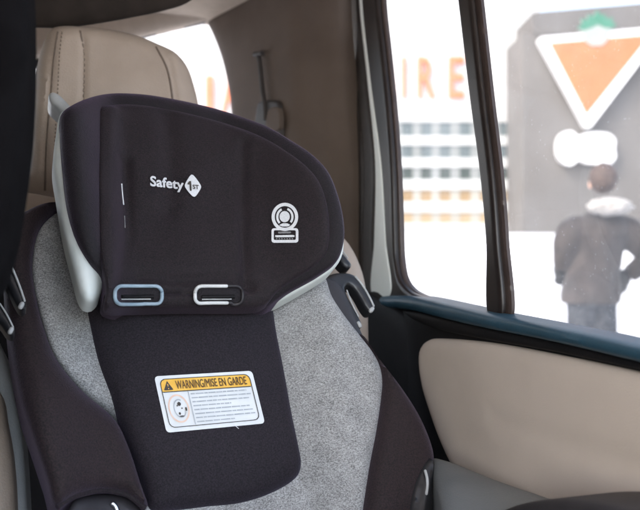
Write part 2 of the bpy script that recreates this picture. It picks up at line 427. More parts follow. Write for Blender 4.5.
# --- rear door
dbase = bpy.data.objects.new('rear_door', None); COL.objects.link(dbase); dbase.parent = car; dbase.empty_display_size = .1
panel('door_trim', [(352, 296), (378, 299), (400, 306), (480, 322), (640, 358), (760, 386), (760, 640), (470, 640), (430, 560), (395, 500), (372, 430), (352, 350)],
      DOOR, M['black_trim'], dbase, flat(-.012), .008, .02, .05, res=.012)
panel('door_panel', [(421, 356), (424, 345), (431, 339.5), (441, 338.5), (489, 342), (557, 354), (640, 371.5), (740, 394), (760, 440), (760, 560), (560, 560), (500, 530), (470, 495), (452, 462), (442, 440), (433, 415), (424, 385)],
      DOOR, M['door_beige'], dbase, flat(-.004), .010, .022, .03, [([(500, 418), (551, 436), (600, 452), (640, 466), (720, 490)], .0022, .016)], res=.010, wr=.0008, wf=9)
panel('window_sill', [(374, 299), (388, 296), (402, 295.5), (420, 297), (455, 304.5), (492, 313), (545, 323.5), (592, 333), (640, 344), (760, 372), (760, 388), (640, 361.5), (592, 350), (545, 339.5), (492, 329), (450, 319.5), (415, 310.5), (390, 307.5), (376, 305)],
      DOOR, M['sky_tinted_trim'], dbase, flat(.004), .016, .014, .03, res=.006)
panel('sill_edge', [(405, 311), (412, 311), (425, 313), (450, 319), (492, 328), (545, 338.5), (592, 349), (640, 360.5), (760, 387), (760, 396), (640, 370), (557, 352), (489, 340), (445, 331), (425, 324), (412, 318)],
      DOOR, M['black_trim'], dbase, flat(.002), .006, .008, .02, res=.006)
panel('window_frame', [(360.5, -60), (379, -60), (379, 0), (384, 50), (390, 110), (394.5, 175), (396, 230), (397.5, 262), (402, 281), (411, 291.5), (428, 299), (400, 303), (386, 300), (388.5, 285), (386, 240), (381, 165), (369.5, 80), (361, 0)],
      DOOR, M['frame_brown'], dbase, flat(-.004), .007, .007, .010, res=.004)
panel('frame_lip', [(379, -60), (384, -60), (384, 0), (389, 50), (395, 110), (399.5, 175), (401.5, 230), (403, 262), (407, 280), (415, 290), (432, 298.5), (411, 291.5), (402, 281), (397.5, 262), (396, 230), (394.5, 175), (390, 110), (384, 50), (379, 0)],
      DOOR, M['lip_highlight'], dbase, flat(-.012), .004, .004, .006, res=.004)
panel('pillar_strip', [(360, -60), (361.5, -60), (362.5, 0), (371, 80), (382, 165), (386.5, 240), (390, 296), (374, 296), (375, 240), (376, 165), (368, 80), (360, 0)],
      DOOR, M['paint'], dbase, flat(.002), .003, .004, .02, res=.005)
panel('window_divider', [(453, -60), (467, -60), (474, 0), (485, 100), (494, 175), (499, 240), (502, 320), (492, 320), (488, 240), (482, 175), (472, 100), (460, 0)],
      DOOR, M['frame_brown'], dbase, flat(-.010), .006, .008, .004, res=.003)
panel('divider_lip', [(463, -60), (474, -60), (481, 0), (492, 100), (501, 175), (506, 240), (509, 320), (497, 320), (494, 240), (489, 175), (480, 100), (470, 0)],
      DOOR, M['lip_highlight'], dbase, flat(-.014), .002, .004, .005, res=.004)
q = DOOR.un([(360, -90), (760, -90), (760, 420), (360, 330)])
mk('window_glass', list(DOOR.P(q[:, 0], q[:, 1], np.full(4, -.022))), [(0, 1, 2, 3)], M['glass'], dbase, False)
panel('armrest', [(470, 530), (505, 510), (530, 502), (560, 498.5), (590, 500), (620, 506), (660, 520), (660, 600), (500, 600)],
      Frame(car_pt(.45, .9, 0), -b_, z_, -s_), M['sky_tinted_trim'] if False else M['dark_plastic'], dbase, None, .02, .03, .09, res=.008)

# --- weather strip, pillar, rear window, roof
panel('weather_strip', [(342, -60), (362, -60), (362, 0), (369, 80), (378, 165), (376, 240), (376, 300), (357, 300), (357, 240), (357, 165), (350, 90), (343, 0)],
      DOOR, M['rubber'], car, flat(-.012), .010, .010, .03, [([(353, -60), (353, 0), (361, 90), (367, 165), (366, 240), (366, 300)], .006, .005)], res=.005)
c0, c1 = car_pt(.335, 2.03, 0), car_pt(.525, 1.42, 0)
rp = (c1 - c0) / np.linalg.norm(c1 - c0); PIL = Frame(c0, rp, z_, np.cross(rp, z_))
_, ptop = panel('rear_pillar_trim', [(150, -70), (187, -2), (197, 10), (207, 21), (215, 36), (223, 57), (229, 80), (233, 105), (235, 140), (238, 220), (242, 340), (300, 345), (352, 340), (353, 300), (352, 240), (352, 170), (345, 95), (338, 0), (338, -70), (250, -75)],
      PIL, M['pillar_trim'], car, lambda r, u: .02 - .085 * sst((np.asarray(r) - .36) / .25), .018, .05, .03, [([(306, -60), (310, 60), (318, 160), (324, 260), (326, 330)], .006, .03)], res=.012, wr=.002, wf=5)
panel('lower_pillar_trim', [(366, 292), (372, 294), (380, 298), (392, 304), (420, 330), (430, 420), (445, 480), (445, 560), (366, 560)], PIL, M['black_trim'], car, flat(.02), .01, .03, .02, res=.015)
belt = bpy.data.objects.new('seat_belt', None); COL.objects.link(belt); belt.parent = car; belt.empty_display_size = .05
tube('strap', on(PIL, ptop, [(263, 56), (265, 70), (267, 90), (269, 104), (270, 120)], .012), .0055, M['rubber'], belt)
panel('anchor_cover', [(261, 103), (264, 101), (278, 100.5), (282, 103), (283, 118), (283, 140), (259, 140), (259, 112)], PIL, M['rubber'], belt, lambda r, u: ptop(r, u), .010, .006, .01, res=.005)
panel('guide_loop', [(270, 109), (279, 108), (280, 130), (268, 130)], PIL, M['pillar_trim'], belt, lambda r, u: ptop(r, u) + .010, .004, .004, .006, res=.004)
tube('anchor_bolt', on(PIL, ptop, [(259, 55), (267, 54)], .012), .006, M['rubber'], belt)

REAR = Frame(car_pt(.1, 2.06, 0), s_, z_, -b_)
rear = bpy.data.objects.new('rear_window', None); COL.objects.link(rear); rear.parent = car; rear.empty_display_size = .1
q = REAR.un([(-150, -20), (260, -20), (260, 380), (-150, 380)])
mk('window_glass', list(REAR.P(q[:, 0], q[:, 1], np.full(4, -.03))), [(0, 1, 2, 3)], M['glass_rear'], rear, False)
panel('window_seal', [(-160, 96), (60, 55), (137, 34.5), (172, 26), (203, 18.5), (206, 22), (203, 22.5), (172, 29.5), (137, 38.5), (60, 62), (-160, 108)], REAR, M['rubber'], rear, flat(-.012), .006, .006, .02, res=.008, smooth=False)
panel('rear_header', [(-160, 92), (60, 54), (137, 37), (205, 20.5), (215, 18), (215, -60), (-160, -60)], REAR, M['headliner'], car, flat(.002), .02, .04, .03, res=.02, smooth=False)
boxmesh('tailgate_panel', (-1.03, 2.05, -.97), (.6, 2.10, -.06), M['black_trim'], car, .015, R_CAR, O_CAR)
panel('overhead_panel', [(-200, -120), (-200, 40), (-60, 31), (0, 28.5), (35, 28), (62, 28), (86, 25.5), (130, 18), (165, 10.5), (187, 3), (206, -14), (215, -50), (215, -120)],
      tilted((80, 0), 1.42, 16, -25), M['headliner_unlit'], car, None, .015, .025, .05, [([(35, 25), (62, 25), (86, 22), (130, 14), (165, 6)], .002, .003)], res=.012)
boxmesh('headliner', (-1.15, -.55, .56), (.62, 2.12, .60), M['headliner'], car, .01, R_CAR, O_CAR)
boxmesh('far_side_blocker', (-1.10, -.75, -.98), (-1.04, 2.08, .56), M['black_trim'], car, .01, R_CAR, O_CAR)  # closed far wall, unseen, added to cut light from the left
boxmesh('dashboard', (-1.04, -1.0, -.98), (.62, -.72, -.22), M['black_trim'], car, .05, R_CAR, O_CAR)  # unseen, added to block the lower light from the front
boxmesh('front_door_panel', (.54, -.75, -.98), (.60, .42, -.14), M['black_trim'], car, .02, R_CAR, O_CAR)  # unseen lower door, added to block low light on the right
boxmesh('floor', (-1.1, -.3, -1.02), (.62, 2.1, -.98), M['black_trim'], car, .01, R_CAR, O_CAR)

# ================================================================== rear seat of the car
rseat = thing('rear_seat', 'beige leather rear car seat with stitched headrest behind the child seat', 'car seat', car_pt(.12, 1.35, -.98))
HRF = tilted((115, 110), 1.38, 16, 12)
hbase = lambda r, u: -.55 * np.maximum(0, -(np.asarray(r) + .115)) ** 1.0 - .35 * np.maximum(0, np.asarray(r) - .10)
ho, htop = panel('headrest', [(20, 190), (22, 170), (25, 140), (31, 93), (38, 62), (46, 38), (52, 31), (63, 28.5), (86, 29.5), (113, 32.5), (137, 38), (157, 46), (175, 55), (187, 69), (194, 88), (199, 110), (203, 150), (204, 190), (160, 198), (100, 198), (52, 195), (30, 195)],
      HRF, M['beige_leather'], rseat, hbase, .045, .045, .10,
      [([(58, 28), (54, 60), (51, 95), (47, 140), (45, 192)], .006, .005), ([(80, 28), (84, 55), (84, 90), (83, 120)], .0055, .004), ([(155, 44), (167, 69), (173, 104), (176, 150)], .0055, .004)], res=.006, wr=.003, wf=16)
for pth in ([(58, 32), (54, 60), (51, 95), (47, 140), (45, 190)], [(80, 31), (84, 55), (84, 90), (83, 120)], [(156, 47), (167, 69), (173, 104), (176, 150)]):
    tube('seam', on(HRF, htop, pth, -.0008), .0022, M['beige_seam'], ho, seg=6)
P = on(HRF, htop, [(62, 32), (59.5, 55), (58, 86), (55, 140), (53, 190)], .0005, step=1.0)
V, Fc = [], []
for i in range(0, len(P) - 3, 4):                      # one row of sewn stitches
    a, b2 = Vector(P[i]), Vector(P[i + 2]); t = (b2 - a).normalized(); w = t.orthogonal().normalized() * .0011; w2 = t.cross(w)
    k = len(V)
    for c in (a, b2):
        for e in (w, w2, -w, -w2): V.append(c + e)
    Fc += [(k + j, k + (j + 1) % 4, k + 4 + (j + 1) % 4, k + 4 + j) for j in range(4)] + [(k, k + 1, k + 2, k + 3), (k + 4, k + 5, k + 6, k + 7)]
mk('stitching', V, Fc, M['beige_seam'], ho, False)
panel('headrest_collar', [(30, 193), (53, 192), (60, 210), (50, 216), (36, 207)], tilted((45, 200), 1.36, 16, 12), M['beige_leather'], rseat, None, .015, .012, .03, res=.006)
SBF = tilted((180, 300), 1.25, 16, 22)
panel('seat_back', [(4, 250), (4, 225), (14, 200), (24, 194), (60, 199), (200, 205), (310, 218), (344, 240), (360, 268), (367, 300), (368, 330), (370, 440), (375, 600), (90, 600), (80, 500), (50, 400), (20, 310)],
      SBF, M['beige_leather'], rseat, None, .03, .05, .09, res=.014, wr=.003, wf=8)
panel('side_bolster', [(-60, 330), (0, 392), (6, 420), (12, 455), (16, 520), (15, 600), (-60, 600)], tilted((0, 450), .97, 16, 22), M['beige_leather'], rseat, None, .03, .03, .09, res=.010)
panel('seat_edge', [(-50, 320), (-4, 338), (10, 372), (17, 404), (23, 440), (28, 520), (30, 600), (-50, 600)], tilted((0, 450), 1.02, 16, 22), M['grey_light'], rseat, None, .03, .03, .07, res=.010)
CUS = Frame(car_pt(.3, 1.1, -.335), s_, b_, z_)
panel('seat_cushion', [(429, 461), (442, 463), (457, 467.5), (478, 476), (500, 485), (522, 493), (546, 501.5), (580, 516), (560, 540), (470, 545), (446, 530), (440, 505), (434, 480)],
      CUS, M['skylit_leather'], rseat, None, .012, .035, .12, res=.010, wr=.003, wf=9)
boxmesh('cushion_base', (-.45, .72, -.62), (.42, 1.28, -.50), M['skylit_leather'], rseat, .03, R_CAR, O_CAR)

# ================================================================== front seat (left edge of the view)
fseat = thing('front_seat', 'black cloth front seat edge, dark and out of focus along the left border', 'car seat', car_pt(-.36, .45, -.98))
FSF = tilted((0, 100), .60, 16, 8)
panel('headrest', [(-160, -120), (14, -120), (25, -60), (28, 20), (27, 70), (24, 120), (18, 170), (11, 215), (2, 255), (-14, 290), (-60, 310), (-160, 310)], FSF, M['front_dark'], fseat, None, .02, .03, .09, res=.008)
tube('headrest_post', [FSF.P(-.20, -.06, -.05), FSF.P(-.21, -.26, -.06)], .006, M['black_plastic'], fseat)
panel('backrest', None, FSF, M['front_dark'], fseat, flat(-.03), .04, .06, .10, ru=[(-.58, .10), (-.16, .10), (-.10, .04), (-.09, -.30), (-.12, -.80), (-.66, -.80), (-.66, .02)], res=.015)  # unseen backrest, enlarged to block light from the front left

# ================================================================== the child booster seat
boost = thing('child_booster_seat', 'black and heather grey high back child booster seat with warning label', 'child seat', at(215, 505, 1.02) - np.array([0, 0, .03]))
B = tilted((178, 297), 1.10, 22, 28, 2)

def BT(r, u):            # backrest: flat in the middle, bolsters rising either side
    r = np.asarray(r); u = np.asarray(u); a = np.abs(r - .004)
    return .045 * sst((a - .105) / .10) - .02
def BHs(r, u):           # head support: two forward wings
    r = np.asarray(r)
    return .035 + .074 * sst((-r - .060) / .080) + .098 * sst((r - .085) / .17)

panel('back_shell', [(60, 222), (45, 245), (36, 300), (50, 370), (80, 440), (110, 540), (320, 545), (405, 530), (422, 440), (414, 415), (396, 388), (376, 360), (362, 338), (352, 312), (344, 294), (334, 282), (318, 276), (280, 262), (120, 240)],
      B, M['dark_plastic'], boost, lambda r, u: BT(r, u) - .03, .02, .02, .03, res=.010)
for nm, px in (('side_bolster', [(57, 214), (51, 217.5), (44, 224), (38, 233), (33.5, 250), (32, 268), (35, 292), (44, 328), (54, 355), (68, 376), (88, 397), (106, 411.5), (119, 425), (128, 446), (136, 462), (132, 430), (124, 400), (114, 360), (104, 310), (95, 270), (75, 225)]),
               ('side_bolster', [(268, 292), (282, 291), (300, 283), (322, 276), (331, 297), (344, 317), (358, 335), (371, 352), (379, 367), (382, 382), (381, 400), (377, 428), (370, 465), (363, 510), (358, 550), (305, 550), (296, 500), (285, 450), (272, 380), (262, 310)])):
    panel(nm, px, B, M['heather'], boost, lambda r, u: BT(r, u) - .006, .016, .022, .03, [([(302, 470), (304, 488), (311, 512), (316, 550)], .006, .006)] if px[0][0] > 200 else [], res=.006, wr=.006, wf=11)
panel('seat_pad', [(140, 480), (250, 470), (296, 462), (306, 486), (313, 515), (318, 560), (140, 560)], B, M['heather'], boost, lambda r, u: BT(r, u) - .012 - .10 * (np.asarray(u) + .2), .012, .02, .03, res=.008)

# outer wings in black fabric
ow_l = lambda r, u: BT(r, u) - .004 + .035 * sst((-np.asarray(u) - .02) / .18)
lo_, ltop = panel('outer_bolster', [(60, 205), (50, 204), (38, 207), (26, 213), (12, 222), (4, 240), (4, 280), (8, 330), (14, 370), (22, 406), (34, 442), (46, 478), (56, 506), (76, 496), (103, 490.5), (127, 495), (146, 509), (148, 507), (141, 486), (134, 463), (127, 444), (118, 425), (106, 412), (88, 397.5), (68, 376.5), (54, 355.5), (44, 329), (35, 293), (32, 268), (33.5, 250), (38, 233), (44, 224), (52, 217)],
      B, M['wing_fabric'], boost, ow_l, .022, .022, .09, res=.006, wr=.003, wf=10)
tube('hem_piping', on(B, ow_l, [(57, 508), (66, 501), (76, 496.5), (90, 492.5), (103, 491), (116, 492.5), (127, 495.5), (137, 502), (145, 509)], .004), .0035, M['black_fabric'], lo_)
panel('armrest', [(72, 502), (103, 494), (132, 500), (150, 530), (150, 570), (70, 570)], B, M['dark_plastic'], boost, lambda r, u: ow_l(r, u) - .018, .012, .015, .03, res=.008)
tube('armrest_trim_glint', on(B, ow_l, [(113, 503), (116, 506), (118, 512), (119, 525)], -.004), .003, M['chrome'], boost, cap=True)
ow_r = lambda r, u: BT(r, u) - .012 + .012 * sst((-np.asarray(u) - .02) / .18)
ro_, rtop = panel('outer_bolster', [(356, 334), (362, 337), (380, 363), (399, 388), (413, 409), (421, 424), (428, 441), (432, 457), (431, 470), (424, 486), (420, 520), (415, 560), (356, 560), (362, 512), (369, 465), (376, 428), (380, 400), (381, 382), (378, 367), (370, 352)],
      B, M['wing_fabric'], boost, ow_r, .024, .026, .08, res=.006, wr=.003, wf=10)
panel('armrest', [(404, 515), (409, 488), (418, 468), (428, 457), (432, 462), (431, 480), (430, 510), (428, 560), (404, 560)], B, M['black_plastic'], boost, lambda r, u: ow_r(r, u) + .012, .02, .014, .03, [([(411, 512), (415, 490), (424, 470)], .006, .004)], res=.005)
tube('armrest_trim_glint', on(B, lambda r, u: ow_r(r, u), [(415, 476), (416.5, 482), (417, 490), (416, 498)], .032), .0021, M['ring_grey'], boost, cap=True)  # grey strip paints the silver glint on this armrest

# centre pad and its warning label
pad, ptp = panel('back_pad', [(90, 292), (84, 300), (85, 312), (90, 336), (100, 374), (113, 408), (127, 444), (140, 480), (150, 512), (175, 512), (205, 508.5), (238, 505), (266, 496.5), (290, 483.5), (298, 475), (300.5, 464), (298, 448), (292, 420), (283, 370), (276, 335), (272, 308), (268, 290), (180, 285)],
      B, M['pad_fabric'], boost, lambda r, u: BT(r, u) * .6 - .006, .020, .020, .03, [([(84, 311), (120, 311), (180, 309), (272, 309)], .004, .006)], res=.006, bulge=.018, bw=.10, wr=.0028, wf=13)
LQ = [(154, 376.6), (251.8, 371), (264.8, 423.6), (166.4, 433)]
lb = lambda pts: bilin(LQ, pts)
lab = sheet('warning_label', lb(rrect(0, 0, 1, 1, .035, .065)), B, ptp, .0012, M['label_white'], pad)
sheet('header_band', lb(np.vstack([rrect(.045, .07, .955, .30, .05, .10)[:7], [(.955, .29), (.045, .29)], rrect(.045, .07, .955, .30, .05, .10)[21:]])), B, ptp, .0019, M['label_yellow'], lab)
ring_sheet('border_line', lb(rrect(.04, .06, .96, .93, .055, .105)), lb(rrect(.048, .073, .952, .917, .05, .095)), B, ptp, .0026, M['label_ink'], lab, 90)
sheet('divider_line', lb([(.045, .287), (.955, .287), (.955, .303), (.045, .303)]), B, ptp, .0026, M['label_ink'], lab, .01)
sheet('divider_line', lb([(.300, .30), (.309, .30), (.309, .918), (.300, .918)]), B, ptp, .0026, M['label_grey'], lab, .01)
surf_text('lettering', 'WARNING/MISE EN GARDE', lb([(.195, .105), (.915, .105), (.915, .255), (.195, .255)]), B, ptp, .0028, M['label_brown'], lab, 0, 1.0, .035)
sheet('hazard_triangle', lb([(.115, .10), (.165, .265), (.065, .265)]), B, ptp, .0026, M['label_ink'], lab, .01)
sheet('exclamation_mark', lb([(.109, .15), (.121, .15), (.117, .215), (.113, .215)]), B, ptp, .0032, M['label_yellow'], lab, .01)
sheet('exclamation_mark', lb([(.110, .228), (.120, .228), (.120, .248), (.110, .248)]), B, ptp, .0032, M['label_yellow'], lab, .01)
cc = lambda cx, cy, rx, ry, n=32: lb(circle(cx, cy, rx, ry, n))
ring_sheet('pictogram_ring', cc(.175, .60, .105, .255), cc(.175, .60, .092, .225), B, ptp, .0026, M['label_pale'], lab, 48)
ring_sheet('pictogram_outline', cc(.185, .60, .062, .17), cc(.185, .60, .054, .148), B, ptp, .0026, M['label_grey'], lab, 40, .0, .8)
for cx, cy, rx, ry in ((.185, .52, .020, .04), (.163, .55, .008, .02), (.205, .60, .009, .02), (.172, .69, .012, .03), (.245, .62, .010, .045), (.188, .74, .03, .012)):
    sheet('pictogram_mark', cc(cx, cy, rx, ry, 14), B, ptp, .0029, M['label_ink'], lab, .01)
tube('loose_thread', on(B, ptp, [(233, 425), (235.5, 426.5), (238.5, 429)], .0016, step=.6), .00045, M['thread'], pad, seg=6)
def small_print(k):
    V, Fc = [], []; v0 = .345 + k * .072; u = .325; end = .93 - (.0 if k % 4 else .03) - (.22 if k in (3, 7) else random.uniform(0, .03))
    while u < end:
        w = min(random.uniform(.03, .11), end - u)
        q = B.un(lb([(u, v0), (u + w, v0), (u + w, v0 + .022), (u, v0 + .022)]), ptp); h = ptp(q[:, 0], q[:, 1]) + .0027
        i = len(V); V += list(B.P(q[:, 0], q[:, 1], h)); Fc.append((i, i + 1, i + 2, i + 3)); u += w + .007
    mk('small_print', V, Fc, M['label_grey'], lab, False)
for k in range(8): small_print(k)

# head support: pale shell behind, black cover in front
panel('head_shell', [(61, 114), (56, 135), (53, 165), (57, 193), (64, 234), (73, 270), (80, 295), (85, 302), (92, 303), (99, 297), (103, 287), (112, 292), (180, 296), (262, 303), (277, 303), (290, 296.5), (317, 281), (333, 270), (341, 258), (343, 240), (338, 205), (325, 178), (300, 155), (220, 118), (140, 102), (100, 103), (76, 108)],
      B, M['shell'], boost, lambda r, u: BHs(r, u) - .018, .014, .012, .03, res=.006)
cov, rtop_ = panel('head_cover', [(60.5, 116), (70, 108), (84, 101), (103, 96), (137, 96), (172, 101), (220, 112), (248, 121), (269, 129.5), (290, 142), (311, 156), (327, 173), (337, 196), (343, 222), (343.5, 242), (337, 261), (320, 274.5), (290, 291.5), (276, 301), (268, 306), (225, 306), (180, 306), (130, 306), (112, 304), (104, 299), (104, 292), (104, 285), (101, 276), (90, 263), (77, 241), (67.5, 210), (62, 165), (60, 135)],
      B, M['rim_fabric'], boost, BHs, .020, .026, .05, res=.005, wr=.002, wf=16)
cin, ctop = panel('cover_front', [(101, 108), (112, 106.5), (137, 106.5), (172, 111.5), (220, 123.5), (262, 138.5), (285, 152), (305, 167), (319, 184), (327, 209), (329, 235), (326, 253), (312, 268), (291, 281.5), (276, 293), (268, 303), (258, 307.5), (225, 308.5), (180, 308.5), (130, 309.5), (113, 309.5), (105, 306), (106, 292), (105, 280), (101, 262), (99, 230), (98.5, 190), (99, 150), (99.5, 120)],
      B, M['black_fabric'], cov, lambda r, u: BHs(r, u) + .016, .012, .014, .02,
      [([(123, 168), (123.5, 190), (125, 215), (124.5, 245), (121, 270), (115, 292)], .0075, .009),
       ([(112, 118), (111, 180), (112, 240), (110, 285)], -.008, .013),
       ([(163, 100), (167, 140), (169, 170), (167, 215)], .006, .016),
       ([(240, 150), (239, 180), (240, 220), (244, 292)], .0045, .008),
       ([(236, 230), (240, 255), (241, 292)], .003, .004),
       ([(114, 290), (140, 282), (178, 285), (220, 284), (248, 291)], .006, .008),
       ([(160, 297), (178, 296.5), (195, 297)], .005, .003)], res=.0038, wr=.005, wf=13, bulge=.008, bw=.06)
tube('fold_glint', on(B, ctop, [(121.5, 184), (122.5, 196), (123.5, 205)], .0005), .0011, M['thread'], cin, seg=6)  # pale strands paint the glint along the fold
tube('fold_glint', on(B, ctop, [(124.5, 216), (125, 228)], .0003), .0007, M['thread_grey'], cin, seg=6)

# strap slots
for x0, x1, mr_, lift in ((113.5, 162.5, 'ring_plastic', .004), (193.5, 243, 'ring_grey', .004)):
    hole = sheet('strap_slot', rrect(x0 + 2, 288, x1 - 2, 305, 6), B, ctop, .0015, M['rim_fabric'], cin)
    rr_ = on(B, ctop, rrect(x0 + 1, 287.3, x1 - 1, 305.7, 7), lift, False, True, 1.5)
    if mr_ == 'ring_plastic': tube('slot_ring', rr_, .0025, M[mr_], hole, True, 8)
    else:
        q_ = B.un(rrect(x0 + 1, 287.3, x1 - 1, 305.7, 7), ctop); xm = (B.un([(x0 + 1, 296)], ctop)[0, 0] * .32 + B.un([(x1 - 1, 296)], ctop)[0, 0] * .68)
        rl = (rr_ - B.O) @ B.R; k0 = int(np.argmax(rl > xm)); rr_ = np.roll(rr_, -int(np.argmax(rl)), 0); rl = (rr_ - B.O) @ B.R
        ids = [i for i in range(len(rr_)) if rl[i] < xm]; tube('slot_ring', rr_[ids[0]:ids[-1] + 1], .0025, M['ring_white'], hole, seg=8, cap=True)
        tube('slot_ring_shade', np.roll(rr_, len(rr_) - ids[-1], 0)[:len(rr_) - (ids[-1] - ids[0])], .0022, M['dark_plastic'], hole, seg=8)  # dark length paints the shadowed end of the ring
    tube('slot_bar', on(B, ctop, [(x0 + 8, 297.6), (x1 - 9, 297.2)], .002), .0026, M['black_trim'], hole, seg=8)
    tube('slot_buckle', on(B, ctop, [(x0 + 8, 300.2), (x1 - 12, 300.0)], .003), 0.0009, M['ring_grey'], hole, seg=6)

# woven logo and badge
logo = surf_text('logo_lettering', 'Safety', [(149.8, 176.6), (183.2, 180.8), (183.8, 193.6), (150, 190.0)], B, ctop, .0022, M['thread'], cin, .012, 1.0, .035)
dm = catmull([(191, 175.4), (192.3, 175.4), (200.6, 186.4), (200.8, 188.2), (194.8, 197.4), (193.2, 197.6), (184.6, 187.4), (184.6, 185.4)], True, 6)
dia = sheet('logo_diamond', dm, B, ctop, .0022, M['thread'], cin, .004)
sheet('logo_numeral', [(187.0, 184.4), (189.2, 181.8), (190.7, 182.0), (191.4, 192.2), (189.5, 192.0), (189.0, 185.0), (187.4, 186.3)], B, ctop, .003, M['label_ink'], dia, .003)
surf_text('logo_lettering', 'ST', [(192.0, 185.6), (198.4, 186.0), (198.6, 190.4), (192.4, 190.0)], B, ctop, .003, M['label_ink'], dia, .03)
badge = bpy.data.objects.new('badge', None); COL.objects.link(badge); badge.parent = cin; badge.empty_display_size = .02
bx = lambda x, y: (260 + x / 8.5, 195 + y / 8.5)
bc = lambda cx, cy, rx, ry, n=40: np.array([bx(*p) for p in circle(cx, cy, rx, ry, n)])
ring_sheet('badge_ring', bc(208, 192, 113, 120), bc(208, 192, 86, 92), B, ctop, .002, M['thread'], badge, 60)
ring_sheet('badge_ring', bc(208, 192, 74, 80), bc(208, 192, 55, 62), B, ctop, .002, M['thread'], badge, 60, 0, .12)
ring_sheet('badge_ring', bc(208, 192, 74, 80), bc(208, 192, 55, 62), B, ctop, .002, M['thread'], badge, 60, .38, .69)
ring_sheet('badge_ring', bc(208, 192, 74, 80), bc(208, 192, 55, 62), B, ctop, .002, M['thread'], badge, 60, .81, 1.0)
sheet('badge_figure', bc(206, 190, 44, 48), B, ctop, .002, M['thread'], badge, .004)
sheet('badge_figure', np.array([bx(*p) for p in [(160, 262), (185, 246), (230, 246), (256, 262), (235, 274), (185, 274)]]), B, ctop, .002, M['thread'], badge, .004)
orect = np.array([bx(*p) for p in rrect(94, 288, 322, 412, 22)]); irect = np.array([bx(*p) for p in rrect(114, 306, 300, 388, 8)])
ring_sheet('badge_frame', orect, irect, B, ctop, .0021, M['thread'], badge, 60)
sheet('badge_plate', np.array([bx(*p) for p in [(125, 348), (290, 346), (292, 364), (125, 366)]]), B, ctop, .0021, M['thread'], badge, .004)
sheet('badge_plate', np.array([bx(*p) for p in [(150, 318), (262, 316), (262, 332), (150, 334)]]), B, ctop, .0021, M['thread_grey'], badge, .004)
for k in range(7):
    sheet('badge_print', np.array([bx(*p) for p in [(132 + k * 22, 372), (146 + k * 22, 371), (146 + k * 22, 383), (132 + k * 22, 384)]]), B, ctop, .0021, M['thread_grey'], badge, .004)

# belt guides either side, and the grip tab on top
G = lambda r, u: np.full(np.shape(r), .000)
gd = tube('belt_guide', on(B, G, [(322, 282), (331, 279), (340, 276.5), (348, 277), (355, 282), (362, 291), (368, 302), (371, 310)], 0), [.006] * 3 + [.0066] * 100, M['black_plastic'], boost) if False else None
def guide(plates, edges, G):
    root = bpy.data.objects.new('belt_guide', None); COL.objects.link(root); root.parent = boost; root.empty_display_size = .03
    for p in plates: panel('guide_bracket', p, B, M['black_plastic'], root, G, .007, .007, .018, res=.0035)
    for p, rad, lift in edges: tube('guide_highlight', on(B, G, p, lift, step=1.2), rad, M['ring_grey'], root, cap=True)  # pale tubes paint the highlights along the bracket edges
guide([[(318, 283), (326, 277), (334, 274), (342, 273.5), (350, 274.5), (357, 279), (364, 289), (370, 300), (374, 307), (373.5, 312), (369, 313.5), (364, 308), (358, 297.5), (352, 289), (347, 286.5), (344.5, 289), (347, 297), (353, 309), (361, 325), (360, 329), (356, 329), (348, 317), (339, 303), (330, 291), (322, 288)],
       [(331, 249), (335, 247), (340, 252), (347, 260), (351, 266), (348, 270), (342, 267), (336, 259)]],
      [([(354, 278.5), (361, 287), (368, 299), (372, 307.5)], .0016, .0065), ([(371, 310), (369.5, 312)], .0035, .005), ([(345.5, 292), (351, 306), (357, 318)], .0011, .006), ([(357, 324.5), (358.5, 327)], .0034, .005), ([(341, 253), (346, 260)], .0012, .007)], flat(.002))
guide([[(-16, 236), (-4, 247), (3, 254), (10, 265), (18, 283), (26, 303), (25.5, 309), (21, 311), (16, 305), (8, 289), (-1, 274), (-14, 262)],
       [(-14, 290), (-2, 303), (6, 314), (15, 330), (13, 335.5), (8, 335), (0, 325), (-14, 312)]],
      [([(5, 257.5), (12, 270), (19, 287), (24.5, 303)], .0014, .0065), ([(22, 306), (20.5, 309)], .0030, .006), ([(0, 306), (7, 317), (13, 329)], .0011, .0065), ([(11.5, 331), (10, 334)], .0028, .006), ([(-6, 253), (2, 252.5), (8, 253)], .0014, .007)], flat(.085))
panel('grip_tab', [(48.5, 96), (52, 93.5), (59, 96), (73, 110), (82, 118), (72, 124), (64, 116), (56, 109), (50, 103)], B, M['ring_grey'], boost, flat(.005), .008, .008, .03, res=.004)
# the pan of the booster, resting on the cushion below the view
RB = Matrix(((B.R[0], math.sin(math.radians(22)), 0), (B.R[1], -math.cos(math.radians(22)), 0), (0, 0, 1)))
boxmesh('seat_pan', (-.19, -.05, 0), (.21, .26, .05), M['black_fabric'], boost, .02, Matrix(((math.cos(math.radians(22)), math.sin(math.radians(22)), 0), (math.sin(math.radians(22)), -math.cos(math.radians(22)), 0), (0, 0, 1))), Vector((-.16, 1.06, 1.35 - .43)))

# ================================================================== outside
g = mk('ground', [(-300, -300, 0), (300, -300, 0), (300, 600, 0), (-300, 600, 0)], [(0, 1, 2, 3)], M['asphalt'], None, False); tag(g, kind='structure')
def bank():
    V, Fc = [], []; nx, ny = 90, 10
    for j in range(ny + 1):
        for i in range(nx + 1):
            x = -30 + 60 * i / nx; y = 17.0 + 5.0 * j / ny; t = j / ny
            h = 1.30 * sst(min(t * 1.25, 1)) * (1 - .9 * sst((t - .86) / .14)) + .12 * noise.noise((x * .35, y * .6, 0)) * math.sin(math.pi * t)
            V.append((x, y, max(h, -.05) - .02 * (t in (0, 1))))
    for j in range(ny):
        for i in range(nx):
            a = j * (nx + 1) + i; Fc.append((a, a + 1, a + nx + 2, a + nx + 1))
    return mk('snow_bank', V, Fc, M['snow'], None)
tag(bank(), kind='structure')

